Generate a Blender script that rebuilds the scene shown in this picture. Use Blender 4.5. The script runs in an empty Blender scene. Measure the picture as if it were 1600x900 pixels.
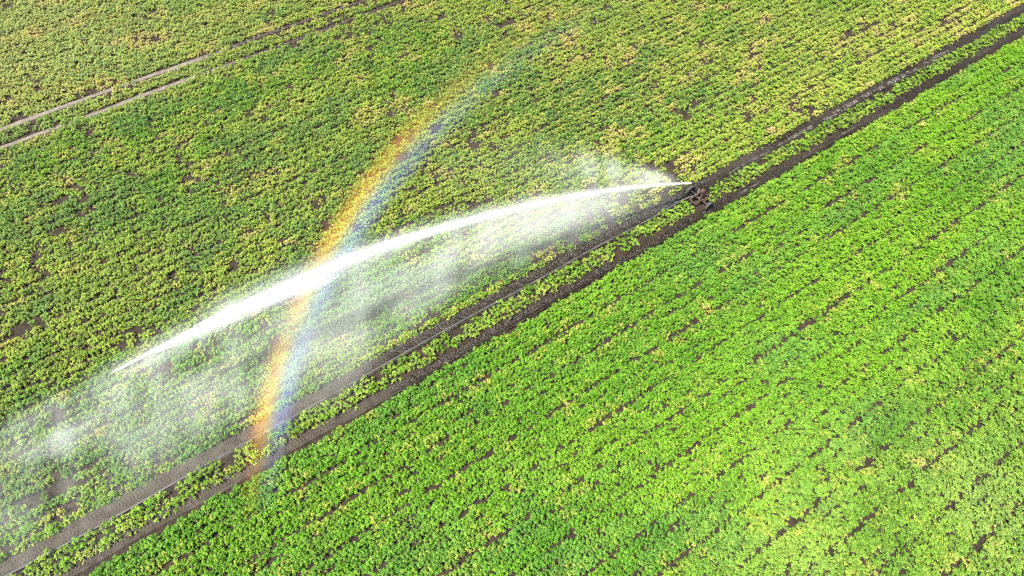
import bpy, bmesh, math, random
import numpy as np
from mathutils import Vector, Matrix

rng = np.random.default_rng(7)
random.seed(7)
sc = bpy.context.scene
col = sc.collection
R = math.radians

# ------------------------------------------------------------------ frame of the field
# s runs along the crop rows, t across them (metres)
DV = np.array([0.82913, 0.55906])
NV = np.array([0.55906, -0.82913])
ROW = math.atan2(DV[1], DV[0])


def W(s, t):
    return DV[0] * s + NV[0] * t, DV[1] * s + NV[1] * t


def ST(x, y):
    return DV[0] * x + DV[1] * y, NV[0] * x + NV[1] * y


# ------------------------------------------------------------------ helpers
def tag(o, label=None, cat=None, group=None, kind=None):
    for k, v in (("label", label), ("category", cat), ("group", group), ("kind", kind)):
        if v:
            o[k] = v
    return o


def link(o, parent=None):
    col.objects.link(o)
    if parent is not None:
        o.parent = parent
    return o


def np_mesh(name, verts, faces):
    """verts (n,3); faces (m,k) with one k for all"""
    me = bpy.data.meshes.new(name)
    verts = np.ascontiguousarray(verts, np.float32)
    faces = np.ascontiguousarray(faces, np.int32)
    m, k = faces.shape
    me.vertices.add(len(verts))
    me.vertices.foreach_set("co", verts.ravel())
    me.loops.add(m * k)
    me.loops.foreach_set("vertex_index", faces.ravel())
    me.polygons.add(m)
    me.polygons.foreach_set("loop_start", np.arange(0, m * k, k, dtype=np.int32))
    me.update(calc_edges=True)
    return me


_tab = rng.random((8, 256, 256))


def noise(x, y, ch=0):
    """smooth value noise, 0..1"""
    T = _tab[ch]
    xi = np.floor(x).astype(int)
    yi = np.floor(y).astype(int)
    fx = x - xi
    fy = y - yi
    fx = fx * fx * (3 - 2 * fx)
    fy = fy * fy * (3 - 2 * fy)
    a = T[xi % 256, yi % 256]
    b = T[(xi + 1) % 256, yi % 256]
    c = T[xi % 256, (yi + 1) % 256]
    d = T[(xi + 1) % 256, (yi + 1) % 256]
    return (a * (1 - fx) + b * fx) * (1 - fy) + (c * (1 - fx) + d * fx) * fy


def fbm(x, y, ch=0, o=3):
    v = 0.0
    a = 0.55
    tot = 0.0
    for i in range(o):
        v = v + a * noise(x * 2 ** i + 17.3 * i, y * 2 ** i + 9.1 * i, (ch + i) % 8)
        tot += a
        a *= 0.5
    return v / tot


def sstep(a, b, x):
    u = np.clip((x - a) / (b - a), 0, 1)
    return u * u * (3 - 2 * u)


# ------------------------------------------------------------------ materials
def new_mat(name):
    m = bpy.data.materials.new(name)
    m.use_nodes = True
    nt = m.node_tree
    nt.nodes.clear()
    out = nt.nodes.new("ShaderNodeOutputMaterial")
    return m, nt, out


def N(nt, t, **kw):
    n = nt.nodes.new(t)
    for k, v in kw.items():
        setattr(n, k, v)
    return n


def plain(name, c, rough=0.6, metal=0.0, var=0.25, scale=6.0):
    m, nt, out = new_mat(name)
    b = N(nt, "ShaderNodeBsdfPrincipled")
    tc = N(nt, "ShaderNodeTexCoord")
    nz = N(nt, "ShaderNodeTexNoise")
    nz.inputs["Scale"].default_value = scale
    nz.inputs["Detail"].default_value = 4
    nt.links.new(tc.outputs["Object"], nz.inputs["Vector"])
    rp = N(nt, "ShaderNodeValToRGB")
    rp.color_ramp.elements[0].position = 0.3
    rp.color_ramp.elements[1].position = 0.7
    rp.color_ramp.elements[0].color = (*[v * (1 - var) for v in c], 1)
    rp.color_ramp.elements[1].color = (*[min(1, v * (1 + var)) for v in c], 1)
    nt.links.new(nz.outputs["Fac"], rp.inputs["Fac"])
    nt.links.new(rp.outputs["Color"], b.inputs["Base Color"])
    b.inputs["Roughness"].default_value = rough
    b.inputs["Metallic"].default_value = metal
    nt.links.new(b.outputs[0], out.inputs[0])
    return m


def leaf_mat(name, attr_type):
    m, nt, out = new_mat(name)
    at = N(nt, "ShaderNodeAttribute", attribute_type=attr_type, attribute_name="tint")
    lv = N(nt, "ShaderNodeAttribute", attribute_type="GEOMETRY", attribute_name="lv")
    mp = N(nt, "ShaderNodeMapRange")
    mp.inputs["To Min"].default_value = 0.50
    mp.inputs["To Max"].default_value = 1.62
    nt.links.new(lv.outputs["Fac"], mp.inputs["Value"])
    mul = N(nt, "ShaderNodeVectorMath", operation="SCALE")
    nt.links.new(at.outputs["Color"], mul.inputs[0])
    nt.links.new(mp.outputs["Result"], mul.inputs["Scale"])
    # leaves turn yellow, then tan: "dry" is the share of a plant's leaves that has turned
    dr = N(nt, "ShaderNodeAttribute", attribute_type=attr_type, attribute_name="dry")
    sh = N(nt, "ShaderNodeMath", operation="ADD")
    nt.links.new(lv.outputs["Fac"], sh.inputs[0])
    nt.links.new(dr.outputs["Fac"], sh.inputs[1])
    gt = N(nt, "ShaderNodeMapRange")
    gt.inputs["From Min"].default_value = 0.92
    gt.inputs["From Max"].default_value = 1.12
    gt.inputs["To Max"].default_value = 0.8
    nt.links.new(sh.outputs[0], gt.inputs["Value"])
    g2 = N(nt, "ShaderNodeMapRange")
    g2.inputs["From Min"].default_value = 1.15
    g2.inputs["From Max"].default_value = 1.55
    nt.links.new(sh.outputs[0], g2.inputs["Value"])
    yt = N(nt, "ShaderNodeMix", data_type="RGBA")
    yt.inputs["A"].default_value = (0.205, 0.215, 0.030, 1)
    yt.inputs["B"].default_value = (0.29, 0.20, 0.095, 1)
    nt.links.new(g2.outputs["Result"], yt.inputs["Factor"])
    mx = N(nt, "ShaderNodeMix", data_type="RGBA")
    nt.links.new(yt.outputs["Result"], mx.inputs["B"])
    nt.links.new(gt.outputs["Result"], mx.inputs["Factor"])
    nt.links.new(mul.outputs["Vector"], mx.inputs["A"])
    b = N(nt, "ShaderNodeBsdfPrincipled")
    nt.links.new(mx.outputs["Result"], b.inputs["Base Color"])
    b.inputs["Roughness"].default_value = 0.55
    b.inputs["Specular IOR Level"].default_value = 0.12
    tr = N(nt, "ShaderNodeBsdfTranslucent")
    tm = N(nt, "ShaderNodeVectorMath", operation="MULTIPLY")
    tm.inputs[1].default_value = (1.5, 1.35, 0.5)
    nt.links.new(mx.outputs["Result"], tm.inputs[0])
    nt.links.new(tm.outputs["Vector"], tr.inputs["Color"])
    ms = N(nt, "ShaderNodeMixShader")
    ms.inputs[0].default_value = 0.07
    nt.links.new(b.outputs[0], ms.inputs[1])
    nt.links.new(tr.outputs[0], ms.inputs[2])
    nt.links.new(ms.outputs[0], out.inputs[0])
    return m


def soil_mat(name, c0, c1, rough, bump=0.6, wet=None):
    m, nt, out = new_mat(name)
    b = N(nt, "ShaderNodeBsdfPrincipled")
    b.inputs["Specular IOR Level"].default_value = 0.25
    tc = N(nt, "ShaderNodeTexCoord")
    nz = N(nt, "ShaderNodeTexNoise")
    nz.inputs["Scale"].default_value = 1.6
    nz.inputs["Detail"].default_value = 7
    nz.inputs["Roughness"].default_value = 0.68
    nt.links.new(tc.outputs["Object"], nz.inputs["Vector"])
    rp = N(nt, "ShaderNodeValToRGB")
    rp.color_ramp.elements[0].position = 0.32
    rp.color_ramp.elements[1].position = 0.68
    rp.color_ramp.elements[0].color = (*c0, 1)
    rp.color_ramp.elements[1].color = (*c1, 1)
    nt.links.new(nz.outputs["Fac"], rp.inputs["Fac"])
    base = rp.outputs["Color"]
    if wet:
        at = N(nt, "ShaderNodeAttribute", attribute_type="GEOMETRY", attribute_name="wet")
        mx = N(nt, "ShaderNodeMix", data_type="RGBA")
        nt.links.new(at.outputs["Fac"], mx.inputs["Factor"])
        nt.links.new(base, mx.inputs["A"])
        sm = N(nt, "ShaderNodeVectorMath", operation="MULTIPLY")
        sm.inputs[1].default_value = wet
        nt.links.new(base, sm.inputs[0])
        nt.links.new(sm.outputs["Vector"], mx.inputs["B"])
        base = mx.outputs["Result"]
        mr = N(nt, "ShaderNodeMapRange")
        mr.inputs["To Min"].default_value = rough
        mr.inputs["To Max"].default_value = 0.3
        nt.links.new(at.outputs["Fac"], mr.inputs["Value"])
        nt.links.new(mr.outputs["Result"], b.inputs["Roughness"])
    else:
        b.inputs["Roughness"].default_value = rough
    nt.links.new(base, b.inputs["Base Color"])
    n2 = N(nt, "ShaderNodeTexNoise")
    n2.inputs["Scale"].default_value = 9.0
    n2.inputs["Detail"].default_value = 5
    nt.links.new(tc.outputs["Object"], n2.inputs["Vector"])
    bp = N(nt, "ShaderNodeBump")
    bp.inputs["Strength"].default_value = bump
    bp.inputs["Distance"].default_value = 0.12
    nt.links.new(n2.outputs["Fac"], bp.inputs["Height"])
    nt.links.new(bp.outputs["Normal"], b.inputs["Normal"])
    nt.links.new(b.outputs[0], out.inputs[0])
    return m


def water_mat():
    m, nt, out = new_mat("puddle_water")
    b = N(nt, "ShaderNodeBsdfPrincipled")
    b.inputs["Base Color"].default_value = (0.07, 0.06, 0.05, 1)
    b.inputs["Roughness"].default_value = 0.06
    b.inputs["Specular IOR Level"].default_value = 0.9
    tc = N(nt, "ShaderNodeTexCoord")
    n2 = N(nt, "ShaderNodeTexNoise")
    n2.inputs["Scale"].default_value = 2.2
    n2.inputs["Detail"].default_value = 4
    nt.links.new(tc.outputs["Object"], n2.inputs["Vector"])
    bp = N(nt, "ShaderNodeBump")
    bp.inputs["Strength"].default_value = 1.0
    bp.inputs["Distance"].default_value = 1.2
    nt.links.new(n2.outputs["Fac"], bp.inputs["Height"])
    nt.links.new(bp.outputs["Normal"], b.inputs["Normal"])
    nt.links.new(b.outputs[0], out.inputs[0])
    return m


def drop_mat(name, attr=None, c=(0.93, 0.95, 0.97), clear=0.0):
    m, nt, out = new_mat(name)
    d = N(nt, "ShaderNodeBsdfDiffuse")
    t = N(nt, "ShaderNodeBsdfTranslucent")
    ms = N(nt, "ShaderNodeMixShader")
    ms.inputs[0].default_value = 0.4
    d.inputs["Color"].default_value = (*c, 1)
    t.inputs["Color"].default_value = (*c, 1)
    if attr:
        at = N(nt, "ShaderNodeAttribute", attribute_type="GEOMETRY", attribute_name=attr)
        nt.links.new(at.outputs["Color"], d.inputs["Color"])
        nt.links.new(at.outputs["Color"], t.inputs["Color"])
    nt.links.new(d.outputs[0], ms.inputs[1])
    nt.links.new(t.outputs[0], ms.inputs[2])
    if clear:
        tp = N(nt, "ShaderNodeBsdfTransparent")
        m2 = N(nt, "ShaderNodeMixShader")
        m2.inputs[0].default_value = clear
        nt.links.new(ms.outputs[0], m2.inputs[1])
        nt.links.new(tp.outputs[0], m2.inputs[2])
        nt.links.new(m2.outputs[0], out.inputs[0])
    else:
        nt.links.new(ms.outputs[0], out.inputs[0])
    return m


M_CROP = leaf_mat("potato_leaf", "INSTANCER")
M_STRIP = leaf_mat("strip_potato_leaf", "OBJECT")
M_SOIL = soil_mat("field_soil", (0.006, 0.004, 0.0024), (0.027, 0.0170, 0.0105), 0.95, 0.9)
M_TRACK = soil_mat("track_mud", (0.019, 0.0150, 0.0105), (0.046, 0.038, 0.029), 0.9, 0.9, wet=(0.30, 0.245, 0.165))
M_OLD = soil_mat("dry_track_soil", (0.065, 0.056, 0.044), (0.135, 0.115, 0.094), 0.95, 0.8, wet=(0.26, 0.21, 0.21))
M_WATER = water_mat()
M_JET = drop_mat("jet_drops", clear=0.8)


def mist_mat():
    m, nt, out = new_mat("spray_mist")
    at = N(nt, "ShaderNodeAttribute", attribute_name="density")
    vs = N(nt, "ShaderNodeVolumeScatter")
    vs.inputs["Color"].default_value = (0.93, 1.0, 0.98, 1)
    vs.inputs["Anisotropy"].default_value = -0.25
    nt.links.new(at.outputs["Fac"], vs.inputs["Density"])
    nt.links.new(vs.outputs[0], out.inputs["Volume"])
    return m


M_MIST = mist_mat()
M_RUST = plain("rusty_steel", (0.055, 0.030, 0.021), 0.8, 0.2, 0.4, 9)
M_STEEL = plain("galvanised_steel", (0.05, 0.047, 0.045), 0.65, 0.3, 0.2, 8)
M_TYRE = plain("rubber", (0.018, 0.017, 0.016), 0.85)
M_RIM = plain("painted_rim", (0.05, 0.03, 0.025), 0.7)
M_BRASS = plain("nozzle_metal", (0.06, 0.055, 0.05), 0.6, 0.4)
M_HOSE = plain("black_polyethylene", (0.030, 0.027, 0.024), 0.7, 0, 0.6, 1.5)
M_DARK = plain("dark_steel", (0.03, 0.028, 0.026), 0.6, 0.3)

# ------------------------------------------------------------------ ground
x = np.concatenate([[-600, -200], np.linspace(-80, 110, 60), [200, 600]])
y = np.concatenate([[-600, -200], np.linspace(-60, 110, 60), [200, 600]])
X, Y = np.meshgrid(x, y, indexing="ij")
Z = np.zeros_like(X)
v = np.stack([X, Y, Z], -1).reshape(-1, 3)
nx, ny = X.shape
i, j = np.meshgrid(np.arange(nx - 1), np.arange(ny - 1), indexing="ij")
a = (i * ny + j).ravel()
f = np.stack([a, a + ny, a + ny + 1, a + 1], 1)
me = np_mesh("ground", v, f)
me.materials.append(M_SOIL)
tag(link(bpy.data.objects.new("ground", me)), kind="structure")


# ------------------------------------------------------------------ wheel tracks
def wob(s, seed):
    return (noise(s / 9.0 + seed, np.full_like(s, seed * 3.7), 1) - 0.5) * 0.35 + (noise(s / 2.2 + seed, np.full_like(s, seed * 1.7), 2) - 0.5) * 0.14


def rut(name, t0, half, s0, s1, mat, wetf, seed, depth=0.1, tread=0.02, ds=0.05):
    s = np.arange(s0, s1, ds)
    c = np.linspace(-1, 1, 25)
    S, Cc = np.meshgrid(s, c, indexing="ij")
    hw = half * (1 + (0.22 * sstep(24, 36, S) if half > 0.5 else 0)) * (1 + 0.35 * (noise(S / 3.1, np.full_like(S, seed), 3) - 0.5))
    T = t0 + wob(S, seed) + Cc * hw
    prof = depth * (0.12 + 0.88 * sstep(0.25, 0.8, np.abs(Cc))) * (1 - sstep(0.86, 1.0, np.abs(Cc)))
    tr = tread * (1 - 0.8 * np.clip(wetf(S, T), 0, 1)) * np.sin((S + 0.25 * np.abs(Cc)) * 2 * math.pi / 0.21) * (1 - sstep(0.4, 0.7, np.abs(Cc)))
    cl = (fbm(S * 2.4, T * 2.4, 4, 3) - 0.5) * 0.09
    Z = 0.012 + np.maximum(0, prof + (tr + cl) * (1 - sstep(0.8, 1.0, np.abs(Cc))) + 0.02 * (1 - sstep(.9, 1, np.abs(Cc))))
    Xw, Yw = W(S, T)
    ns, nc = S.shape
    v = np.stack([Xw, Yw, Z], -1).reshape(-1, 3)
    i, j = np.meshgrid(np.arange(ns - 1), np.arange(nc - 1), indexing="ij")
    a = (i * nc + j).ravel()
    f = np.stack([a, a + 1, a + nc + 1, a + nc], 1)
    me = np_mesh(name, v, f)
    me.polygons.foreach_set("use_smooth", np.ones(len(f), bool))
    at = me.attributes.new("wet", "FLOAT", "POINT")
    at.data.foreach_set("value", np.clip(wetf(S, T), 0, 1).ravel().astype(np.float32))
    me.materials.append(mat)
    o = link(bpy.data.objects.new(name, me))
    tag(o, kind="structure")
    return o


def wet_main(S, T):
    return sstep(0, 9, S + 5 * (noise(S / 3, T * 2, 5) - 0.5)) * (0.6 + 0.5 * noise(S / 4, T * 2.5, 6) + 0.5 * sstep(3, 9, S) * (1 - sstep(30, 36, S)))


rut("muddy_track", -23.38, 0.54, -30, 95, M_TRACK, wet_main, 1.3)
rut("muddy_track", -21.12, 0.40, -30, 95, M_TRACK, wet_main, 5.1, tread=0.035)


def wet_old(S, T):
    return sstep(3, 11, S + 4 * (noise(S / 2.5, T, 5) - 0.5))


rut("dirt_track", -61.95, 0.24, -22, 36, M_OLD, wet_old, 8.2, 0.07, 0.01)
rut("dirt_track", -59.6, 0.22, -22, 36, M_OLD, wet_old, 11.4, 0.07, 0.01)


# puddles standing in the left wheel track behind the cart
def puddle(sc0, tc0, ls, wt, seed):
    th = np.linspace(0, 2 * math.pi, 60, endpoint=False)
    rr = 0.75 + 0.5 * noise(np.cos(th) * 2 + seed, np.sin(th) * 2 + seed, 2)
    S = sc0 + ls * rr * np.cos(th)
    T = tc0 + wt * rr * np.sin(th)
    bm = bmesh.new()
    vs = [bm.verts.new((*W(a, b), 0.055)) for a, b in zip(S, T)]
    bm.faces.new(vs)
    me = bpy.data.meshes.new("puddle")
    bm.to_mesh(me)
    bm.free()
    me.materials.append(M_WATER)
    tag(link(bpy.data.objects.new("puddle", me)), kind="structure")


for a in ((46.5, -23.2, 3.5, .28, 1.), (52.5, -23.3, 3.0, .30, 2.), (58.2, -23.15, 3.4, .33, 3.), (39.5, -23.1, 2.4, .2, 4.), (64.2, -23.3, 2.0, .27, 5.), (48.6, -21.15, 1.2, .10, 6.), (37.0, -21.05, 1.5, .09, 7.)):
    puddle(*a)


# ------------------------------------------------------------------ potato plants
def plant_arrays(seed, n_shoot=5, leaflet=0.105):
    """one bushy potato plant: several shoots, each a tuft of arching compound leaves; leaflets folded along the midrib"""
    r = random.Random(seed)
    V, F, L = [], [], []

    def ribbon(line, side, w):
        b = len(V)
        for q in line:
            V.extend([q + side * w, q - side * w])
        for k in range(len(line) - 1):
            F.extend([(b + 2 * k, b + 2 * k + 1, b + 2 * k + 2), (b + 2 * k + 1, b + 2 * k + 3, b + 2 * k + 2)])
            L.extend([0.25, 0.25])

    for sh in range(n_shoot):
        if sh == 0:
            base, hz = Vector((0, 0, 0)), r.uniform(0.48, 0.68)
        else:
            aa = sh * 2.39996 + r.uniform(-0.35, 0.35)
            rr = 0.10 + 0.28 * math.sqrt(sh / n_shoot) * r.uniform(0.85, 1.15)
            base, hz = Vector((math.cos(aa) * rr, math.sin(aa) * rr, 0)), r.uniform(0.14, 0.68) * (1.05 - 0.6 * rr)
        ks = r.uniform(0.7, 1.5)
        sval = r.uniform(0, 0.45)
        a0 = r.uniform(0, 6.28)
        for i in range(5):
            az = a0 + i * 2.39996 + r.uniform(-0.3, 0.3)
            tier = i / 4
            reach = (0.075 - 0.050 * tier) * ks * r.uniform(0.8, 1.2)
            top = hz - 0.11 * (1 - tier) + r.uniform(-.02, .02)
            dirv = Vector((math.cos(az), math.sin(az), 0))
            side = Vector((-dirv.y, dirv.x, 0))
            lval = sval + r.random() * 0.32
            tilt = r.uniform(-0.3, 0.3)

            def rach(q):
                p = base + dirv * (0.015 + reach * q)
                p.z = top + 0.03 * q - 0.07 * q * q
                return p

            ribbon([Vector((0, 0, 0.02)), base * 0.75 + Vector((0, 0, top * 0.6)), rach(0), rach(0.55), rach(1)], side, 0.006)
            for k in range(3):
                if k == 2:
                    q, sd = 0.9, 0
                else:
                    q, sd = 0.35, (1 if k % 2 else -1)
                p = rach(q)
                d = (dirv * (1.0 if sd == 0 else 0.5) + side * sd * 0.9 + Vector((r.uniform(-.25, .25), r.uniform(-.25, .25), r.uniform(-0.6, 0.05)))).normalized()
                ln = leaflet * ks ** 0.5 * (1.15 if sd == 0 else r.uniform(0.75, 1.05))
                w = ln * r.uniform(0.38, 0.50)
                up = Vector((tilt * side.x + r.uniform(-.5, .5), tilt * side.y + r.uniform(-.5, .5), 1)).normalized()
                sv = d.cross(up).normalized()
                up = sv.cross(d)
                b = len(V)
                fold = r.uniform(0.0, 0.35)
                mid = p + d * ln * 0.45
                V += [p, mid + sv * w - up * w * fold, p + d * ln - up * ln * 0.2, mid - sv * w - up * w * fold, mid + up * 0.006]
                F += [(b, b + 1, b + 4), (b + 1, b + 2, b + 4), (b + 2, b + 3, b + 4), (b + 3, b, b + 4)]
                L += [min(1, max(0, lval + r.uniform(-0.05, 0.25)))] * 4
    return np.array([tuple(q) for q in V], np.float32), np.array(F, np.int32), np.array(L, np.float32)


NVAR = 10
VARS = [plant_arrays(100 + i, n_shoot=9 + i % 4, leaflet=0.068) for i in range(NVAR)]


def gn_group():
    g = bpy.data.node_groups.new("crop_rows", "GeometryNodeTree")
    g.interface.new_socket("Geometry", in_out="INPUT", socket_type="NodeSocketGeometry")
    g.interface.new_socket("Geometry", in_out="OUTPUT", socket_type="NodeSocketGeometry")
    n = g.nodes
    gi, go = n.new("NodeGroupInput"), n.new("NodeGroupOutput")

    def named(nm, t):
        a = n.new("GeometryNodeInputNamedAttribute")
        a.data_type = t
        a.inputs["Name"].default_value = nm
        return a.outputs["Attribute"]

    sep = n.new("GeometryNodeSeparateGeometry")
    sep.domain = "POINT"
    g.links.new(gi.outputs[0], sep.inputs["Geometry"])
    g.links.new(named("is_plant", "BOOLEAN"), sep.inputs["Selection"])
    spl = n.new("GeometryNodeSplitToInstances")
    spl.domain = "FACE"
    g.links.new(sep.outputs["Inverted"], spl.inputs["Geometry"])
    g.links.new(named("vid", "INT"), spl.inputs["Group ID"])
    iop = n.new("GeometryNodeInstanceOnPoints")
    iop.inputs["Pick Instance"].default_value = True
    g.links.new(sep.outputs["Selection"], iop.inputs["Points"])
    g.links.new(spl.outputs["Instances"], iop.inputs["Instance"])
    g.links.new(named("pick", "INT"), iop.inputs["Instance Index"])
    e2r = n.new("FunctionNodeEulerToRotation")
    g.links.new(named("rot", "FLOAT_VECTOR"), e2r.inputs[0])
    g.links.new(e2r.outputs[0], iop.inputs["Rotation"])
    g.links.new(named("scl", "FLOAT_VECTOR"), iop.inputs["Scale"])
    g.links.new(iop.outputs["Instances"], go.inputs[0])
    return g


GN = gn_group()


def crop(name, S, T, tint, dry, scl, label, cat):
    n = len(S)
    Xw, Yw = W(S, T)
    P = np.stack([Xw, Yw, np.full(n, 0.0)], 1)
    vs, fs, ls, vid = [], [], [], []
    base = 0
    for k, (v, f, l) in enumerate(VARS):
        vs.append(v)
        fs.append(f + base)
        ls.append(l)
        vid.append(np.full(len(f), k, np.int32))
        base += len(v)
    nv = base
    me = np_mesh(name, np.concatenate(vs + [P]), np.concatenate(fs))
    me.attributes.new("lv", "FLOAT", "FACE").data.foreach_set("value", np.concatenate(ls))
    me.attributes.new("vid", "INT", "FACE").data.foreach_set("value", np.concatenate(vid))
    isp = np.zeros(nv + n, bool)
    isp[nv:] = True
    me.attributes.new("is_plant", "BOOLEAN", "POINT").data.foreach_set("value", isp)
    pk = np.zeros(nv + n, np.int32)
    pk[nv:] = rng.integers(0, NVAR, n)
    me.attributes.new("pick", "INT", "POINT").data.foreach_set("value", pk)
    rt = np.zeros((nv + n, 3), np.float32)
    rt[nv:, 0] = rng.normal(0, 0.10, n)
    rt[nv:, 1] = rng.normal(0, 0.10, n)
    rt[nv:, 2] = rng.uniform(0, 6.283, n)
    me.attributes.new("rot", "FLOAT_VECTOR", "POINT").data.foreach_set("vector", rt.ravel())
    s3 = np.ones((nv + n, 3), np.float32)
    s3[nv:] = scl[:, None] * np.stack([np.ones(n), np.ones(n), rng.uniform(0.8, 1.15, n)], 1)
    me.attributes.new("scl", "FLOAT_VECTOR", "POINT").data.foreach_set("vector", s3.ravel())
    tc = np.ones((nv + n, 4), np.float32)
    tc[nv:, :3] = tint
    me.attributes.new("tint", "FLOAT_COLOR", "POINT").data.foreach_set("color", tc.ravel())
    dd = np.zeros(nv + n, np.float32)
    dd[nv:] = dry
    me.attributes.new("dry", "FLOAT", "POINT").data.foreach_set("value", dd)
    me.materials.append(M_CROP)
    o = link(bpy.data.objects.new(name, me))
    md = o.modifiers.new("rows", "NODES")
    md.node_group = GN
    tag(o, label, cat, kind="stuff")
    return o


def rows(t_start, t_end, step, s0, s1, spacing, wide_every=3, wide=0.14):
    out_s, out_t, out_r = [], [], []
    t = t_start
    k = 0
    sg = 1 if t_end > t_start else -1
    while (t_end - t) * sg > 0:
        s = np.arange(s0, s1, spacing)
        s = s + rng.normal(0, spacing * 0.22, len(s)) + rng.uniform(0, spacing)
        out_s.append(s)
        out_t.append(t + rng.normal(0, 0.075, len(s)))
        out_r.append(np.full(len(s), k))
        k += 1
        t += sg * (step + (wide if k % wide_every == 0 else 0))
    return np.concatenate(out_s), np.concatenate(out_t), np.concatenate(out_r)


def seen(S, T, m=7.0):
    """keep what lies in the photographed patch of field plus a margin"""
    x, y = W(S, T)
    hw = 28.3 + (y - 8.9) * (52.5 - 28.3) / (64.7 - 8.9)
    return (y > 8.9 - m) & (y < 64.7 + m * 1.6) & (np.abs(x) < hw + m)


def lerp(a, b, u):
    return a + (b - a) * u[:, None]


C_DEEP = np.array([0.036, 0.112, 0.006])
C_GREEN = np.array([0.070, 0.160, 0.007])
C_LIME = np.array([0.115, 0.205, 0.016])
C_PALE = np.array([0.155, 0.215, 0.058])
C_OLIVE = np.array([0.088, 0.138, 0.020])
C_BLUE = np.array([0.042, 0.098, 0.020])

# right-hand field: lush and green
S, T, K = rows(-20.25, 24, 0.70, -32, 100, 0.28, 3, 0.12)
k = seen(S, T)
S, T, K = S[k], T[k], K[k]
n = len(S)
# the wheelings between planter passes open up here and there
g0 = np.where(K % 3 == 0, K, np.where(K % 3 == 2, K + 1, -1))
op = (1 - 0.55 * sstep(-12, -2, T)) * sstep(0.56, 0.70, noise(S / 2.6, g0 * 3.7, 1)) * sstep(.25, .5, noise(S / 0.9, g0 * 2.1, 5)) * (g0 >= 0)
T = T + np.where(K % 3 == 0, 1, -1) * op * 0.075
miss = noise(S / 0.8, T / 0.5, 3) < 0.03
miss |= rng.random(n) < 0.01
S, T, K, op = S[~miss], T[~miss], K[~miss], op[~miss]
n = len(S)
p1 = fbm(S / 9.0, T / 4.0, 0)
p2 = fbm(S / 2.6, T / 1.5, 3)
p3 = noise(S / 1.3, T / 0.9, 6)
tint = lerp(C_GREEN, C_DEEP, np.clip((p1 - 0.44) * 4, 0, 1) * 0.9)
tint = lerp(tint, np.array([0.052, 0.128, 0.020]), np.clip((fbm(S / 7 + 40, T / 3, 5) - .48) * 4, 0, 1) * 0.75)
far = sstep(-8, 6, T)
tint = lerp(tint, C_DEEP, 0.55 * (1 - sstep(-16, -6, T)) * (1 - sstep(20, 45, S)))
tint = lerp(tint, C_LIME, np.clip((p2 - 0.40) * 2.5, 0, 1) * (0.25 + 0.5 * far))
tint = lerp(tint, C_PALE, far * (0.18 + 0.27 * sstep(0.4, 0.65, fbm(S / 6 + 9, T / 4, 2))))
tint = tint * rng.uniform(0.88, 1.14, n)[:, None] * (1 - 0.14 * sstep(-8, 4, T) * (1 - sstep(30, 60, S)))[:, None]
dryr = 0.10 + 0.16 * rng.random(n) + 0.30 * sstep(0.62, 0.85, p3) * rng.random(n) + 0.35 * (op > 0.3) * rng.random(n)
scl = rng.uniform(0.74, 1.04, n) * (1.0 + 0.06 * sstep(-14, 0, T))
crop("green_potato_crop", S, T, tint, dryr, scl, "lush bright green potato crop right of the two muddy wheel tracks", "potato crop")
nr = n

# thin, washed-out spots in the left-hand field: s, t, half length, half width, share of plants lost
BARE = ((18.2, -41.2, 2.6, 0.8, 0.5), (21.4, -42.7, 1.2, 0.6, 0.4), (6.2, -43.9, 1.3, 0.5, 0.5), (22.0, -57.6, 4.0, 1.5, 0.33), (46.0, -41.5, 1.3, 0.6, 0.4), (-5.0, -38.2, 1.6, 0.6, 0.35))

# left-hand field: drier, yellowing in patches
S, T, K = rows(-24.15, -104, 0.75, -45, 110, 0.31, 4, 0.08)
k = seen(S, T)
S, T, K = S[k], T[k], K[k]
n = len(S)
dry = fbm(S / 7.0, T / 3.2, 2)            # patches of dry plants
dry2 = fbm(S / 1.9 + 30, T / 1.3, 4)
miss = rng.random(n) < 0.02 + 0.12 * sstep(0.58, 0.75, dry) + 0.22 * sstep(0.70, 0.84, dry2)
for tt, sd, hw in ((-61.95, 8.2, 0.36), (-59.6, 11.4, 0.34)):
    c = tt + wob(S, sd)
    near = np.abs(T - c) < hw - 0.02
    over = sstep(26, 34, S) * 0.8 + 0.10 + 0.5 * (noise(S / 1.7, np.full(n, sd), 0) > 0.68)
    miss |= near & (rng.random(n) > over)
rowgap = noise(S / 3.6, K * 5.3, 1)
miss |= (noise(S / 2.4, T / 1.2, 7) > 0.84) & (rng.random(n) < 0.4)
for bs, bt, rs, rt_, pr in BARE:
    miss |= (((S - bs) / rs) ** 2 + ((T - bt) / rt_) ** 2 < 0.5 + noise(S / 0.9, T / 0.6, 4)) & (rng.random(n) < pr)
miss |= (rowgap < 0.10) & (rng.random(n) < 0.5)
# battered, wetter and thinner by the gun
bat = sstep(16, 22, S) * (1 - sstep(33, 37, S)) * sstep(-29.0, -25, T)
miss |= rng.random(n) < 0.45 * bat
S, T, K, dry, dry2, bat = S[~miss], T[~miss], K[~miss], dry[~miss], dry2[~miss], bat[~miss]
n = len(S)
p1 = fbm(S / 11.0 + 7, T / 5.0, 1)
p3 = noise(S / 1.2, T / 0.8, 6)
tint = np.repeat(C_OLIVE[None], n, 0)
tint = lerp(tint, C_DEEP, sstep(0.46, 0.62, p1) * 0.8)
tint = lerp(tint, C_BLUE, sstep(0.46, 0.60, fbm(S / 6 + 11, T / 3, 6)) * 0.75)
yl = sstep(0.38, 0.66, 0.5 * dry + 0.5 * dry2)
near_track = sstep(-36, -25, T) * sstep(18, 40, S)
tint = lerp(tint, C_LIME, np.clip(yl * 0.5 + 0.5 * near_track, 0, 1))
faded = sstep(-54, -70, T) * (1 - sstep(-5, 25, S))
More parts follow.
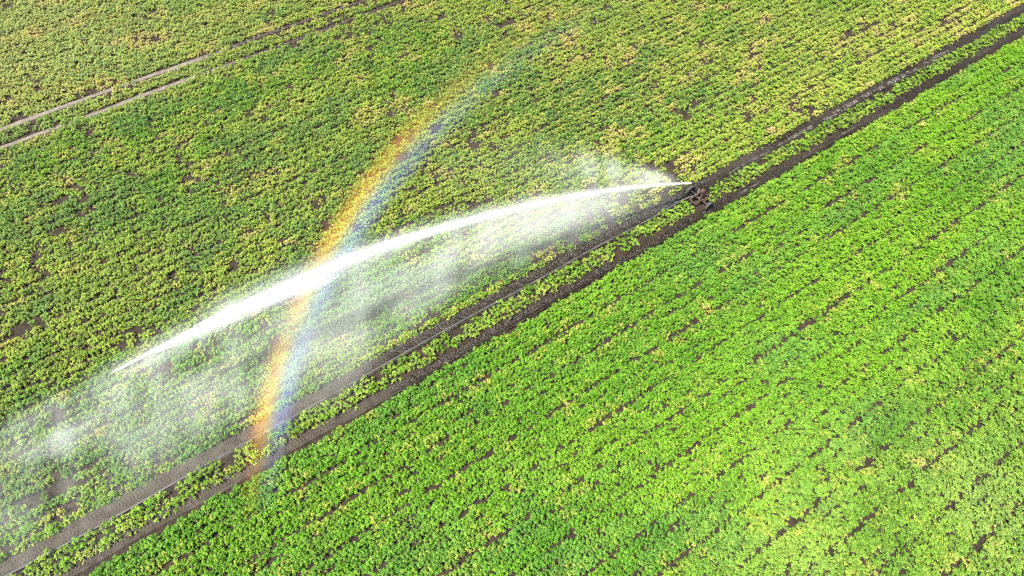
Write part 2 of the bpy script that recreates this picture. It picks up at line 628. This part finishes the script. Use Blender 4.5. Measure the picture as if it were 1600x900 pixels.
tint = lerp(tint, C_PALE * np.array([1.05, .95, 1.2]), faded * 0.6)
tint = tint * rng.uniform(0.92, 1.24, n)[:, None]
dryl = 0.17 + 0.10 * sstep(5, 30, S) + 0.14 * rng.random(n) + 0.30 * yl * (0.5 + 0.5 * rng.random(n)) + 0.30 * sstep(0.60, 0.8, dry2) + 0.10 * near_track + 0.2 * faded
scl = rng.uniform(0.70, 0.98, n) * (1 - 0.1 * yl)
crop("yellowing_potato_crop", S, T, tint, dryl, scl, "patchy yellowing potato crop left of the two muddy wheel tracks", "potato crop")
print("plants", nr, n)

# the strip of plants left standing between the wheel tracks: single plants
protos = []
for kk, (v, f, l) in enumerate(VARS):
    me = np_mesh("potato_plant", v, f)
    me.attributes.new("lv", "FLOAT", "FACE").data.foreach_set("value", l)
    me.materials.append(M_STRIP)
    protos.append(me)
first = None
cnt = 0
CART_S, CART_T = 32.75, -22.25
for lane, t0 in enumerate((-22.48, -21.90)):
    s = -27.0 + 0.3 * lane
    while s < 86:
        s += random.uniform(0.6, 0.92)
        if random.random() < 0.06 or abs(s - CART_S) < 0.55:
            continue
        if first is None:
            o = bpy.data.objects.new("potato_plant", protos[0])
            first = o
        else:
            o = first.copy()
            o.data = protos[random.randrange(NVAR)]
        col.objects.link(o)
        xx, yy = W(s, t0 + random.gauss(0, 0.07) + (0.22 * float(sstep(6, -6, np.array(s))) if lane else 0))
        o.location = (xx, yy, 0)
        o.rotation_euler = (random.gauss(0, .1), random.gauss(0, .1), random.uniform(0, 6.28))
        sz = random.uniform(0.85, 1.2)
        o.scale = (sz, sz, sz * random.uniform(.75, 1.0))
        u = random.random()
        c = C_GREEN * 0.85 * (1 - u) + C_OLIVE * u * 1.1
        c = c * random.uniform(0.85, 1.2)
        o["tint"] = [float(q) for q in c]
        o["dry"] = random.uniform(0.05, 0.3) + (0.25 * random.random() if lane == 1 else 0)
        tag(o, "bushy potato plant in the narrow strip between the two muddy wheel tracks", "potato plant", "plants in the strip between the wheel tracks")
        cnt += 1
print("strip plants", cnt)


# ------------------------------------------------------------------ spray of water
def droplets(name, P, D, L, Wd, mat, colr=None):
    """a cloud of small four-faced drops: P centre, D direction of stretch, L length, Wd width"""
    n = len(P)
    D = D / np.linalg.norm(D, axis=1, keepdims=True)
    r = rng.normal(size=(n, 3))
    A = np.cross(D, r)
    A /= np.linalg.norm(A, axis=1, keepdims=True) + 1e-9
    B = np.cross(D, A)
    L = np.broadcast_to(L, n)[:, None] * 0.5
    Wd = np.broadcast_to(Wd, n)[:, None] * 0.5
    v = np.empty((n, 4, 3), np.float32)
    v[:, 0] = P + D * L + A * Wd
    v[:, 1] = P + D * L - A * Wd
    v[:, 2] = P - D * L + B * Wd
    v[:, 3] = P - D * L - B * Wd
    b = (np.arange(n, dtype=np.int32) * 4)[:, None, None]
    f = (b + np.array([[0, 1, 2], [0, 3, 1], [0, 2, 3], [1, 3, 2]], np.int32)[None]).reshape(-1, 3)
    me = np_mesh(name, v.reshape(-1, 3), f)
    if colr is not None:
        c = np.ones((n, 4, 4), np.float32)
        c[:, :, :3] = colr[:, None, :]
        me.attributes.new("spectrum", "FLOAT_COLOR", "POINT").data.foreach_set("color", c.ravel())
    me.materials.append(mat)
    return link(bpy.data.objects.new(name, me))


MOUTH = np.array([13.73, 36.87, 2.0])
HEAD = R(205.5)
U = np.array([math.cos(HEAD), math.sin(HEAD)])
V2 = np.array([-U[1], U[0]])           # sideways, towards the wheel tracks
TAN, KK = math.tan(R(22)), 0.008168


def traj(x, lat=0.0, dz=0.0):
    z = MOUTH[2] + TAN * x - KK * x * x + dz
    return np.stack([MOUTH[0] + U[0] * x + V2[0] * lat, MOUTH[1] + U[1] * x + V2[1] * lat, z], -1)


def slope(x):
    m = TAN - 2 * KK * x
    return np.stack([np.full_like(x, U[0]), np.full_like(x, U[1]), m], -1)


def sigma(x):
    return np.interp(x, [0, 3, 9, 15, 21, 25, 28, 32, 35.5], [0.015, 0.04, 0.085, 0.125, 0.175, 0.20, 0.16, 0.10, 0.035])


# --- main jet: bundles of streaming filaments
PX, LAT, DZ = [], [], []
nf = 1500
for q in range(nf):
    x0 = 36.0 * rng.random() ** 0.85 - 2.0
    ln = rng.uniform(2.0, 7.0)
    m = int(150 * ln / 4.5)
    xx = x0 + ln * rng.random(m)
    k = (xx > 0) & (xx < 35.2 + 0.4 * rng.normal())
    xx = xx[k]
    a, b = rng.normal(0, 1, 2) * rng.choice([0.6, 1.0, 1.6, 2.6], p=[0.46, 0.34, 0.14, 0.06])
    if abs(a) + abs(b) > 2.2:
        m_keep = 0.45
    else:
        m_keep = 1.0
    xx = xx[rng.random(len(xx)) < m_keep * (0.45 + 0.9 * noise(xx * 0.7, np.full(len(xx), 1.5 + 0.02 * q), 6))]
    sg = sigma(xx)
    PX.append(xx)
    LAT.append(sg * (a + 0.30 * rng.normal(size=len(xx))))
    DZ.append(sg * (b + 0.30 * rng.normal(size=len(xx))))
xx = np.concatenate(PX)
P = traj(xx, np.concatenate(LAT), np.concatenate(DZ))
D = slope(xx)
Lx = rng.uniform(0.025, 0.07, len(xx))
Wx = rng.uniform(0.008, 0.015, len(xx))
# solid stream at the nozzle
m = 26000
x2 = 7.5 * rng.random(m) ** 1.2
P2 = traj(x2, rng.normal(0, 1, m) * (0.02 + 0.006 * x2), rng.normal(0, 1, m) * (0.02 + 0.006 * x2))
# second, thinner burst ahead of it
P3, X3 = [], []
for q in range(330):
    x0 = rng.uniform(27, 40)
    ln = rng.uniform(1.5, 5.0)
    m = int(95 * ln)
    x3 = x0 + ln * rng.random(m)
    x3 = x3[x3 < 40.6 + 0.3 * rng.normal()]
    a, b = rng.normal(0, 1, 2)
    sp = np.maximum(0.06, 0.62 * sstep(41.5, 30, x3))
    lat = 0.22 + 0.5 * sp * (abs(a) + 0.2 * rng.normal(size=len(x3)))
    P3.append(traj(x3, lat, sp * 0.6 * (b - .5)))
    X3.append(x3)
P3 = np.concatenate(P3)
X3 = np.concatenate(X3)
# spent wisps falling to the crop beyond
P4, X4 = [], []
for q in range(420):
    x0 = rng.uniform(37.5, 47.0)
    ln = rng.uniform(0.7, 2.4)
    m = int(34 * ln)
    x4 = x0 + ln * rng.random(m)
    a, b = rng.normal(0, 1, 2)
    g = noise(np.array([x0 * 0.55]), np.array([3.3]), 2)[0]
    if rng.random() > 0.15 + 1.3 * max(0, g - 0.25):
        continue
    zc = 4.3 - 0.42 * (x4 - 38)
    lat = 0.9 + 0.35 * a + 0.12 * rng.normal(size=m)
    p = traj(x4, lat)
    p[:, 2] = np.maximum(0.5, zc + 0.45 * b + 0.1 * rng.normal(size=m))
    P4.append(p)
    X4.append(x4)
P4 = np.concatenate(P4)
X4 = np.concatenate(X4)
Pj = np.concatenate([P, P2, P3, P4])
Dj = np.concatenate([D, slope(x2), slope(X3), slope(X4)])
Lj = np.concatenate([Lx, np.full(len(x2), 0.06), rng.uniform(0.02, 0.05, len(X3)), rng.uniform(0.015, 0.04, len(X4))])
Wj = np.concatenate([Wx, np.full(len(x2), 0.02), np.full(len(X3), 0.016), np.full(len(X4), 0.014)])
print("jet", len(Pj))
o = droplets("water_jet", Pj, Dj, Lj, Wj, M_JET)
tag(o, "long white arching water jet shot from the irrigation gun across the crop", "water jet")

# --- mist: spray torn off the jet, falling and drifting over the crop and the tracks (a volume grid
# in the jet's own frame: x down the throw, y sideways towards the tracks, z up)
LO, HI = np.array([-2.0, -7.0, 0.0]), np.array([62.0, 14.0, 9.0])
RES = np.array([258, 106, 37])
ax = [np.linspace(LO[i], HI[i], RES[i]) for i in range(3)]
gx, gy, gz = np.meshgrid(*ax, indexing="ij")
xc = np.clip(gx, 0, 54)
zj = np.maximum(0.6, MOUTH[2] + TAN * xc - KK * xc * xc)
q = np.clip(1 - gz / zj, -0.3, 1)
qq = np.clip(q, 0, 1)
ramp = np.minimum(1, 0.15 + xc / 13)
cen = qq * np.interp(xc, [0, 8, 16, 22, 28, 33, 45, 54], [-0.3, -0.2, 0.1, 0.9, 2.2, 3.0, 4.4, 6.8])
spr = (0.45 + 1.75 * qq) * ramp * np.interp(xc, [0, 20, 30, 40, 54], [1.25, 1.25, 1.1, 1.25, 1.8]) + 0.12
cur = np.exp(-((gy - cen) / spr) ** 2) / (0.6 + 0.4 * spr)
cur *= sstep(-0.12, 0.05, q)
lim = np.interp(xc, [0, 10, 16, 22, 26, 30, 60], [0.2, 0.4, 0.9, 1.7, 3.0, 6.0, 20.0])
cur *= 1 - 0.92 * sstep(lim - 0.6, lim + 0.6, gy) * sstep(0.1, 0.5, q)
cur *= np.interp(xc, [0, 2, 5, 12, 28, 34, 40, 46, 50, 54], [0, .25, .6, 1, 1, .85, .85, 1.05, 1.4, 1.2]) * (1 - sstep(55, 60, gx))
n3 = fbm(gx / 2.6 + 0.25 * gz, gy / 2.2 - 0.3 * gz, 5, 4)
n4 = fbm(gx / 0.9 + gz * 0.4, gy / 4.0 + gz * 0.2, 2, 3)
cur *= 0.35 + 2.1 * sstep(0.30, 0.78, 0.65 * n3 + 0.35 * n4)
# soft skirt round the stream
r2 = (gy / (0.22 + 0.020 * xc)) ** 2 + ((gz - zj) / (0.22 + 0.016 * xc)) ** 2
skirt = np.exp(-r2) * sstep(0.3, 4, gx) * (1 - sstep(33.5, 36.5, gx)) * (0.5 + n4)
r3 = ((gy - 0.45) / np.maximum(0.3, 0.75 - 0.09 * np.maximum(0, gx - 36))) ** 2 + ((gz - zj + 0.25) / 0.5) ** 2
skirt2 = np.exp(-r3) * sstep(33, 36, gx) * (1 - sstep(40.2, 41.0, gx)) * (0.2 + 1.6 * sstep(.35, .7, n4))
# spent water falling beyond the tip in ragged puffs
zc = np.interp(gx, [38, 52], [4.2, 0.3])
r4 = ((gy - 1.3) / 0.9) ** 2 + ((gz - zc) / 0.9) ** 2
spent = np.exp(-r4) * sstep(39, 42, gx) * (1 - sstep(48, 52, gx)) * (2.6 * sstep(0.42, 0.72, fbm(gx / 1.8, gy / 1.1 + 5, 7, 3)))
# puff blown up beside the nozzle
r5 = ((gy + 0.30 * gx) / (0.10 + 0.20 * np.maximum(gx, 0))) ** 2 + ((gz - zj) / (0.12 + 0.12 * np.maximum(gx, 0))) ** 2
puff = np.exp(-r5) * sstep(0.1, 1.0, gx) * np.exp(-np.maximum(gx, 0) / 3.6) * (0.15 + 2.6 * sstep(0.38, 0.72, fbm(gx / 0.8, gy / 0.55 + gz, 3, 3)))
dens = 0.046 * cur + 0.11 * skirt + 0.12 * skirt2 + 0.007 * spent + 0.25 * puff
dens[dens < 0.0012] = 0
for i_ in range(3):                      # fade to nothing at the borders of the grid
    e0, e1 = LO[i_], HI[i_]
    g_ = (gx, gy, gz)[i_]
    dens *= sstep(e0, e0 + 0.6, g_) * sstep(e1, e1 - 0.6, g_) if i_ < 2 else sstep(e1, e1 - 0.6, g_)

me = bpy.data.meshes.new("spray_mist")
me.vertices.add(dens.size)
me.attributes.new("dens", "FLOAT", "POINT").data.foreach_set("value", dens.ravel().astype(np.float32))
mist = link(bpy.data.objects.new("spray_mist", me))
mist.location = (MOUTH[0], MOUTH[1], 0)
mist.rotation_euler = (0, 0, HEAD)
g = bpy.data.node_groups.new("spray_grid", "GeometryNodeTree")
g.interface.new_socket("Geometry", in_out="INPUT", socket_type="NodeSocketGeometry")
g.interface.new_socket("Geometry", in_out="OUTPUT", socket_type="NodeSocketGeometry")
gi, go = g.nodes.new("NodeGroupInput"), g.nodes.new("NodeGroupOutput")
ps = g.nodes.new("GeometryNodeInputPosition")


def vm(op, a_, b_):
    n_ = g.nodes.new("ShaderNodeVectorMath")
    n_.operation = op
    for k_, v_ in enumerate((a_, b_)):
        if v_ is None:
            continue
        if isinstance(v_, bpy.types.NodeSocket):
            g.links.new(v_, n_.inputs[k_])
        else:
            n_.inputs[k_].default_value = v_
    return n_


rel = vm("SUBTRACT", ps.outputs[0], tuple(LO))
rel = vm("MULTIPLY", rel.outputs[0], tuple((RES - 1) / (HI - LO)))
rel = vm("ADD", rel.outputs[0], (0.5, 0.5, 0.5))
rel = vm("FLOOR", rel.outputs[0], None)
rel = vm("MAXIMUM", rel.outputs[0], (0, 0, 0))
rel = vm("MINIMUM", rel.outputs[0], tuple(float(v_) for v_ in RES - 1))
idx = vm("DOT_PRODUCT", rel.outputs[0], (float(RES[1] * RES[2]), float(RES[2]), 1.0))
na = g.nodes.new("GeometryNodeInputNamedAttribute")
na.data_type = "FLOAT"
na.inputs["Name"].default_value = "dens"
si = g.nodes.new("GeometryNodeSampleIndex")
si.data_type = "FLOAT"
si.domain = "POINT"
g.links.new(gi.outputs[0], si.inputs["Geometry"])
g.links.new(na.outputs["Attribute"], si.inputs["Value"])
g.links.new(idx.outputs["Value"], si.inputs["Index"])
vc = g.nodes.new("GeometryNodeVolumeCube")
g.links.new(si.outputs[0], vc.inputs["Density"])
vc.inputs["Min"].default_value = tuple(LO)
vc.inputs["Max"].default_value = tuple(HI)
for k_, nm_ in enumerate(("Resolution X", "Resolution Y", "Resolution Z")):
    vc.inputs[nm_].default_value = int(RES[k_])
sm = g.nodes.new("GeometryNodeSetMaterial")
sm.inputs["Material"].default_value = M_MIST
g.links.new(vc.outputs[0], sm.inputs["Geometry"])
g.links.new(sm.outputs[0], go.inputs[0])
md = mist.modifiers.new("spray_grid", "NODES")
md.node_group = g
me.materials.append(M_MIST)
tag(mist, "thin white veil of drifting spray falling from the water jet onto the crop", "spray mist", kind="stuff")

# --- rainbow standing in the spray: an arch-shaped band of mist, the bow's light put into its scatter colour, part of an ellipse over the field
AZ = np.array([0.7834, 0.6215])
AZA = math.atan2(AZ[1], AZ[0])
BZ0, BZ1 = 0.65, 3.35
W0, W1 = -0.55, 1.75
PH0, PH1 = 80.0, 156.0


def bow_pt(w_, ph_):
    c_, a_, b_ = 47.5 - 3.5 * w_, 56.9 - 4.5 * w_, 44.1 - 2.9 * w_
    p_ = math.radians(ph_)
    return c_ + a_ * math.cos(p_), b_ * math.sin(p_)


bm = bmesh.new()
rings = []
for ph in np.linspace(PH0, PH1, 60):
    o0, o1 = bow_pt(W0, ph), bow_pt(W1, ph)
    rings.append([bm.verts.new((*p_, z_)) for p_, z_ in ((o0, BZ0), (o1, BZ0), (o1, BZ1), (o0, BZ1))])
for r0, r1 in zip(rings, rings[1:]):
    for j in range(4):
        bm.faces.new((r0[j], r0[(j + 1) % 4], r1[(j + 1) % 4], r1[j]))
bm.faces.new(rings[0])
bm.faces.new(rings[-1][::-1])
bmesh.ops.recalc_face_normals(bm, faces=bm.faces)
me = bpy.data.meshes.new("rainbow")
bm.to_mesh(me)
bm.free()


def bow_mat():
    m, nt, out = new_mat("rainbow_mist")
    tc = N(nt, "ShaderNodeTexCoord")
    sx = N(nt, "ShaderNodeSeparateXYZ")
    nt.links.new(tc.outputs["Object"], sx.inputs[0])

    def mth(op, a_, b_=None, c_=None, clamp=False):
        n_ = N(nt, "ShaderNodeMath", operation=op)
        n_.use_clamp = clamp
        for k_, v_ in enumerate((a_, b_, c_)):
            if v_ is None:
                continue
            if isinstance(v_, bpy.types.NodeSocket):
                nt.links.new(v_, n_.inputs[k_])
            else:
                n_.inputs[k_].default_value = v_
        return n_.outputs[0]

    X_, Y_, Z_ = sx.outputs
    # normalised radius in the red-edge and violet-edge ellipses gives the place across the band
    def rad(c_, a_, b_):
        u_ = mth("DIVIDE", mth("SUBTRACT", X_, c_), a_)
        v_ = mth("DIVIDE", Y_, b_)
        return mth("SQRT", mth("ADD", mth("MULTIPLY", u_, u_), mth("MULTIPLY", v_, v_)))

    r0_ = rad(47.5, 56.9, 44.1)
    r1_ = rad(44.0, 52.4, 41.2)
    num = mth("SUBTRACT", 1.0, r0_)
    den = mth("MAXIMUM", mth("ADD", num, mth("SUBTRACT", r1_, 1.0)), 0.001)
    wv = mth("DIVIDE", num, den)
    nz = N(nt, "ShaderNodeTexNoise")
    nz.inputs["Scale"].default_value = 0.35
    nz.inputs["Detail"].default_value = 2
    nt.links.new(tc.outputs["Object"], nz.inputs["Vector"])
    fac = mth("DIVIDE", mth("SUBTRACT", wv, W0), W1 - W0, clamp=True)
    cr = N(nt, "ShaderNodeValToRGB")
    el = cr.color_ramp.elements
    stops = [(-0.55, (0, 0, 0)), (-0.28, (.10, .03, .015)), (-0.06, (.50, .19, .03)), (0.22, (.68, .36, .045)), (0.46, (.46, .36, .11)), (0.62, (.20, .26, .24)), (0.82, (.12, .20, .40)), (1.08, (.15, .17, .40)), (1.35, (.10, .10, .18)), (1.75, (0, 0, 0))]
    for k_, (p_, c_) in enumerate(stops):
        e_ = el[0] if k_ == 0 else el[len(el) - 1] if k_ == len(stops) - 1 else el.new((p_ - W0) / (W1 - W0))
        e_.color = (*c_, 1)
    nt.links.new(fac, cr.inputs["Fac"])
    # brightness along the arch
    ang = mth("MULTIPLY", mth("ARCTAN2", mth("DIVIDE", Y_, 44.1), mth("DIVIDE", mth("SUBTRACT", X_, 47.5), 56.9)), 180 / math.pi)
    al = N(nt, "ShaderNodeValToRGB")
    ea = al.color_ramp.elements
    for k_, (p_, v_) in enumerate([(80, 0), (81, 0), (94, .02), (106, .08), (114, .22), (121, .40), (131, .85), (139, .9), (149.2, 1.0), (151.2, 0.30), (156, 0)]):
        e_ = ea[0] if k_ == 0 else ea[len(ea) - 1] if k_ == 10 else ea.new((p_ - PH0) / (PH1 - PH0))
        e_.color = (v_, v_, v_, 1)
    nt.links.new(mth("DIVIDE", mth("SUBTRACT", ang, PH0), PH1 - PH0, clamp=True), al.inputs["Fac"])
    zf = mth("MULTIPLY", mth("MULTIPLY", mth("SUBTRACT", Z_, BZ0), mth("SUBTRACT", BZ1, Z_)), 4 / (BZ1 - BZ0) ** 2, clamp=True)
    d_ = mth("MULTIPLY", mth("MULTIPLY", al.outputs["Color"], zf), mth("ADD", 0.35, mth("MULTIPLY", nz.outputs["Fac"], 1.3)))
    vs = N(nt, "ShaderNodeVolumeScatter")
    vs.inputs["Anisotropy"].default_value = -0.25
    nt.links.new(cr.outputs["Color"], vs.inputs["Color"])
    nt.links.new(mth("MULTIPLY", d_, BOW_DENSITY), vs.inputs["Density"])
    nt.links.new(vs.outputs[0], out.inputs["Volume"])
    m.cycles.volume_step_rate = 0.09
    return m


BOW_DENSITY = 0.22
me.materials.append(bow_mat())
bow = link(bpy.data.objects.new("rainbow", me))
bow.rotation_euler = (0, 0, AZA)
tag(bow, "curved rainbow band coloured orange to blue in the spray across the water jet", "rainbow")


# ------------------------------------------------------------------ irrigation gun cart and its hose
def frame_for(d):
    d = Vector(d).normalized()
    up = Vector((0, 0, 1)) if abs(d.z) < 0.95 else Vector((1, 0, 0))
    a = d.cross(up).normalized()
    return d, a, a.cross(d)


def tube(bm, pts, r, seg=10, cap=True):
    pts = [Vector(q) for q in pts]
    rs = r if isinstance(r, (list, tuple)) else [r] * len(pts)
    rings = []
    for i, q in enumerate(pts):
        dd = pts[min(i + 1, len(pts) - 1)] - pts[max(i - 1, 0)]
        _, a, b = frame_for(dd)
        rings.append([bm.verts.new(q + (a * math.cos(h) + b * math.sin(h)) * rs[i]) for h in (2 * math.pi * j / seg for j in range(seg))])
    for r0, r1 in zip(rings, rings[1:]):
        for j in range(seg):
            bm.faces.new((r0[j], r0[(j + 1) % seg], r1[(j + 1) % seg], r1[j]))
    if cap:
        bm.faces.new(rings[0][::-1])
        bm.faces.new(rings[-1])


def lathe(bm, prof, c, axis, seg=28):
    """prof: (radius, offset along axis), closed loop"""
    d, a, b = frame_for(axis)
    c = Vector(c)
    rings = []
    for rr, off in prof:
        rings.append([bm.verts.new(c + d * off + (a * math.cos(h) + b * math.sin(h)) * rr) for h in (2 * math.pi * j / seg for j in range(seg))])
    for r0, r1 in zip(rings, rings[1:] + rings[:1]):
        for j in range(seg):
            bm.faces.new((r0[j], r0[(j + 1) % seg], r1[(j + 1) % seg], r1[j]))


def box(bm, c, d, rotz=0.0):
    mt = Matrix.Translation(c) @ Matrix.Rotation(rotz, 4, "Z") @ Matrix.Diagonal((*d, 1))
    r = bmesh.ops.create_cube(bm, size=1, matrix=mt)
    es = list({e for vv in r["verts"] for e in vv.link_edges})
    bmesh.ops.bevel(bm, geom=es, offset=min(d) * 0.15, segments=2, affect="EDGES", profile=0.5)


def obj(name, bm, mat, parent, smooth=True):
    bmesh.ops.recalc_face_normals(bm, faces=bm.faces)
    me = bpy.data.meshes.new(name)
    bm.to_mesh(me)
    bm.free()
    if smooth:
        for pl in me.polygons:
            pl.use_smooth = True
        me.set_sharp_from_angle(angle=R(40))
    me.materials.append(mat)
    return link(bpy.data.objects.new(name, me), parent)


cart = link(bpy.data.objects.new("irrigation_cart", None))
cx, cy = W(CART_S, CART_T)
cart.location = (cx, cy, 0)
cart.rotation_euler = (0, 0, ROW)        # local +x along the rows, local -y towards larger t
tag(cart, "rusty wheeled irrigation gun cart straddling the plant strip at the jet's source", "irrigation cart")
G = 1.05                                  # half gauge
# frame: two long rails, cross tubes and an A-shaped stand
bm = bmesh.new()
for sy in (-1, 1):
    tube(bm, [(-0.85, 0.26 * sy, 0.55), (0.55, 0.36 * sy, 0.55)], 0.045)
    tube(bm, [(-0.55, 0.33 * sy, 0.57), (0.10, 0.06 * sy, 1.22)], 0.035)
    tube(bm, [(0.48, 0.35 * sy, 0.57), (0.14, 0.06 * sy, 1.22)], 0.035)
for xx_, hw in ((-0.8, .26), (-0.2, .30), (0.5, .35)):
    tube(bm, [(xx_, -hw, 0.553), (xx_, hw, 0.553)], 0.035)
box(bm, (0.12, 0, 1.22), (0.30, 0.24, 0.05))
obj("cart_frame", bm, M_RUST, cart)
bm = bmesh.new()
tube(bm, [(0, -G, 0.42), (0, G, 0.42)], 0.05)
for sy in (-1, 1):
    tube(bm, [(0, 0.37 * sy, 0.42), (0, 0.37 * sy, 0.55)], 0.05)
obj("axle", bm, M_DARK, cart)
for sy in (-1, 1):
    bm = bmesh.new()
    prof = [(0.235, -0.09), (0.33, -0.125), (0.395, -0.10), (0.42, -0.04), (0.42, 0.04), (0.395, 0.10), (0.33, 0.125), (0.235, 0.09)]
    lathe(bm, prof, (0, G * sy, 0.44), (0, 1, 0))
    wheel = obj("wheel", bm, M_TYRE, cart)
    bm = bmesh.new()
    lathe(bm, [(0.24, -0.085), (0.24, 0.085), (0.20, 0.06), (0.07, 0.05), (0.045, 0.10), (0.001, 0.10), (0.001, -0.10), (0.045, -0.10), (0.07, -0.05), (0.20, -0.06)], (0, G * sy, 0.44), (0, 1, 0))
    obj("rim", bm, M_RIM, wheel)
# front skid that rides the mud
bm = bmesh.new()
tube(bm, [(-0.8, 0, 0.55), (-0.98, 0, 0.30), (-1.0, 0, 0.12)], 0.04)
box(bm, (-1.0, 0, 0.10), (0.45, 0.24, 0.05))
obj("skid", bm, M_DARK, cart)
# riser pipe with elbow feeding the gun
ML = cart.matrix_basis.inverted() if False else (Matrix.Rotation(-ROW, 4, "Z") @ Matrix.Translation((-cx, -cy, 0)))
mouth = ML @ Vector(MOUTH)
gd = (Matrix.Rotation(-ROW, 4, "Z") @ Vector((U[0], U[1], TAN))).normalized()
piv = mouth - gd * 1.15
bm = bmesh.new()
tube(bm, [(-1.05, 0.72, 0.22), (-0.5, 0.60, 0.30), (-0.1, 0.25, 0.62), (piv.x, piv.y, 0.95), (piv.x, piv.y, piv.z)], 0.07, 12)
obj("riser_pipe", bm, M_STEEL, cart)
bm = bmesh.new()
tube(bm, [piv - gd * 0.12, piv + gd * 0.05, piv + gd * 0.9], [0.085, 0.075, 0.05], 14)
lathe(bm, [(0.11, -0.05), (0.11, 0.05), (0.06, 0.05), (0.06, -0.05)], piv, (0, 0, 1), 16)
gun = obj("gun_barrel", bm, M_BRASS, cart)
bm = bmesh.new()
tube(bm, [piv + gd * 0.88, piv + gd * 0.98, mouth], [0.062, 0.05, 0.028], 14)
obj("nozzle", bm, M_DARK, gun)
bm = bmesh.new()
aside = gd.cross(Vector((0, 0, 1))).normalized()
tube(bm, [piv + Vector((0, 0, .07)), piv + gd * 0.45 + Vector((0, 0, .16)), piv + gd * 0.95 + Vector((0, 0, .13))], 0.016, 8)
box(bm, piv + gd * 0.98 + Vector((0, 0, .10)), (0.09, 0.14, 0.09))
tube(bm, [piv + Vector((0, 0, .07)), piv - gd * 0.38 + Vector((0, 0, .10))], 0.016, 8)
box(bm, piv - gd * 0.42 + Vector((0, 0, .10)), (0.13, 0.11, 0.12))
obj("drive_arm", bm, M_DARK, cart)

# supply hose lying in the left wheel track
bm = bmesh.new()
pts = []
end = Matrix.Translation((cx, cy, 0)) @ Matrix.Rotation(ROW, 4, "Z") @ Vector((-1.05, 0.72, 0.22))
es, et = ST(end.x, end.y)
for s in np.arange(-32, es - 0.4, 0.5):
    u = float(sstep(es - 6, es, np.array(s)))
    t = -23.0 - 0.10 * math.sin(s / 8.0) + 0.035 * math.sin(s / 2.3 + 1) 
    t = t * (1 - u) + et * u
    pts.append((*W(s, t), 0.115 + 0.02 * math.sin(s / 1.7) + 0.10 * u))
pts.append(tuple(end))
tube(bm, pts, 0.075, 12)
hose = obj("irrigation_hose", bm, M_HOSE, None)
tag(hose, "long dark irrigation hose lying along the left muddy wheel track", "hose")
bm = bmesh.new()
c = Vector((*W(30.6, -23.25), 0.16))
lathe(bm, [(0.08, -0.06), (0.20, -0.06), (0.20, 0.06), (0.08, 0.06)], (*W(30.6, float(np.interp(30.6, [ST(q[0], q[1])[0] for q in pts], [ST(q[0], q[1])[1] for q in pts]))), 0.17), (DV[0], DV[1], 0), 18)
obj("hose_coupling", bm, M_DARK, hose)

# ------------------------------------------------------------------ light, sky, camera
sun_dir = Vector((-0.3665, -0.2908, 0.8838)).normalized()
sl = bpy.data.lights.new("sun", "SUN")
sl.energy = 5.0
sl.angle = R(0.53)
sl.color = (1.0, 0.955, 0.88)
so = link(bpy.data.objects.new("sun", sl))
so.rotation_euler = (-sun_dir).to_track_quat("-Z", "Y").to_euler()
so.location = sun_dir * 150
w = bpy.data.worlds.new("World")
sc.world = w
w.use_nodes = True
nt = w.node_tree
nt.nodes.clear()
sky = nt.nodes.new("ShaderNodeTexSky")
sky.sky_type = "NISHITA"
sky.sun_disc = False
sky.sun_elevation = math.asin(sun_dir.z)
sky.sun_rotation = math.atan2(sun_dir.x, sun_dir.y)
bg = nt.nodes.new("ShaderNodeBackground")
bg.inputs["Strength"].default_value = 0.05
ow = nt.nodes.new("ShaderNodeOutputWorld")
nt.links.new(sky.outputs[0], bg.inputs[0])
nt.links.new(bg.outputs[0], ow.inputs[0])

cam = bpy.data.cameras.new("camera")
cam.sensor_width = 36
cam.lens = 1067.0 / 1600 * 36
cam.clip_start = 0.5
cam.clip_end = 2000
co = link(bpy.data.objects.new("camera", cam))
co.location = (0, 0, 40)
co.rotation_euler = (R(90 - 54.6), 0, 0)
sc.camera = co

sc.view_settings.view_transform = "Standard"
sc.view_settings.look = "None"
sc.view_settings.exposure = 2.12
sc.view_settings.gamma = 1.0
sc.view_settings.use_curve_mapping = False
sc.render.engine = "CYCLES"
cy_ = sc.cycles
cy_.use_denoising = False
cy_.max_bounces = 5
cy_.diffuse_bounces = 2
cy_.glossy_bounces = 2
cy_.transmission_bounces = 3
cy_.transparent_max_bounces = 28
cy_.volume_bounces = 1
cy_.volume_max_steps = 256
cy_.caustics_reflective = False
cy_.caustics_refractive = False
cy_.sample_clamp_indirect = 4
cy_.pixel_filter_type = "BLACKMAN_HARRIS"
cy_.filter_width = 1.3
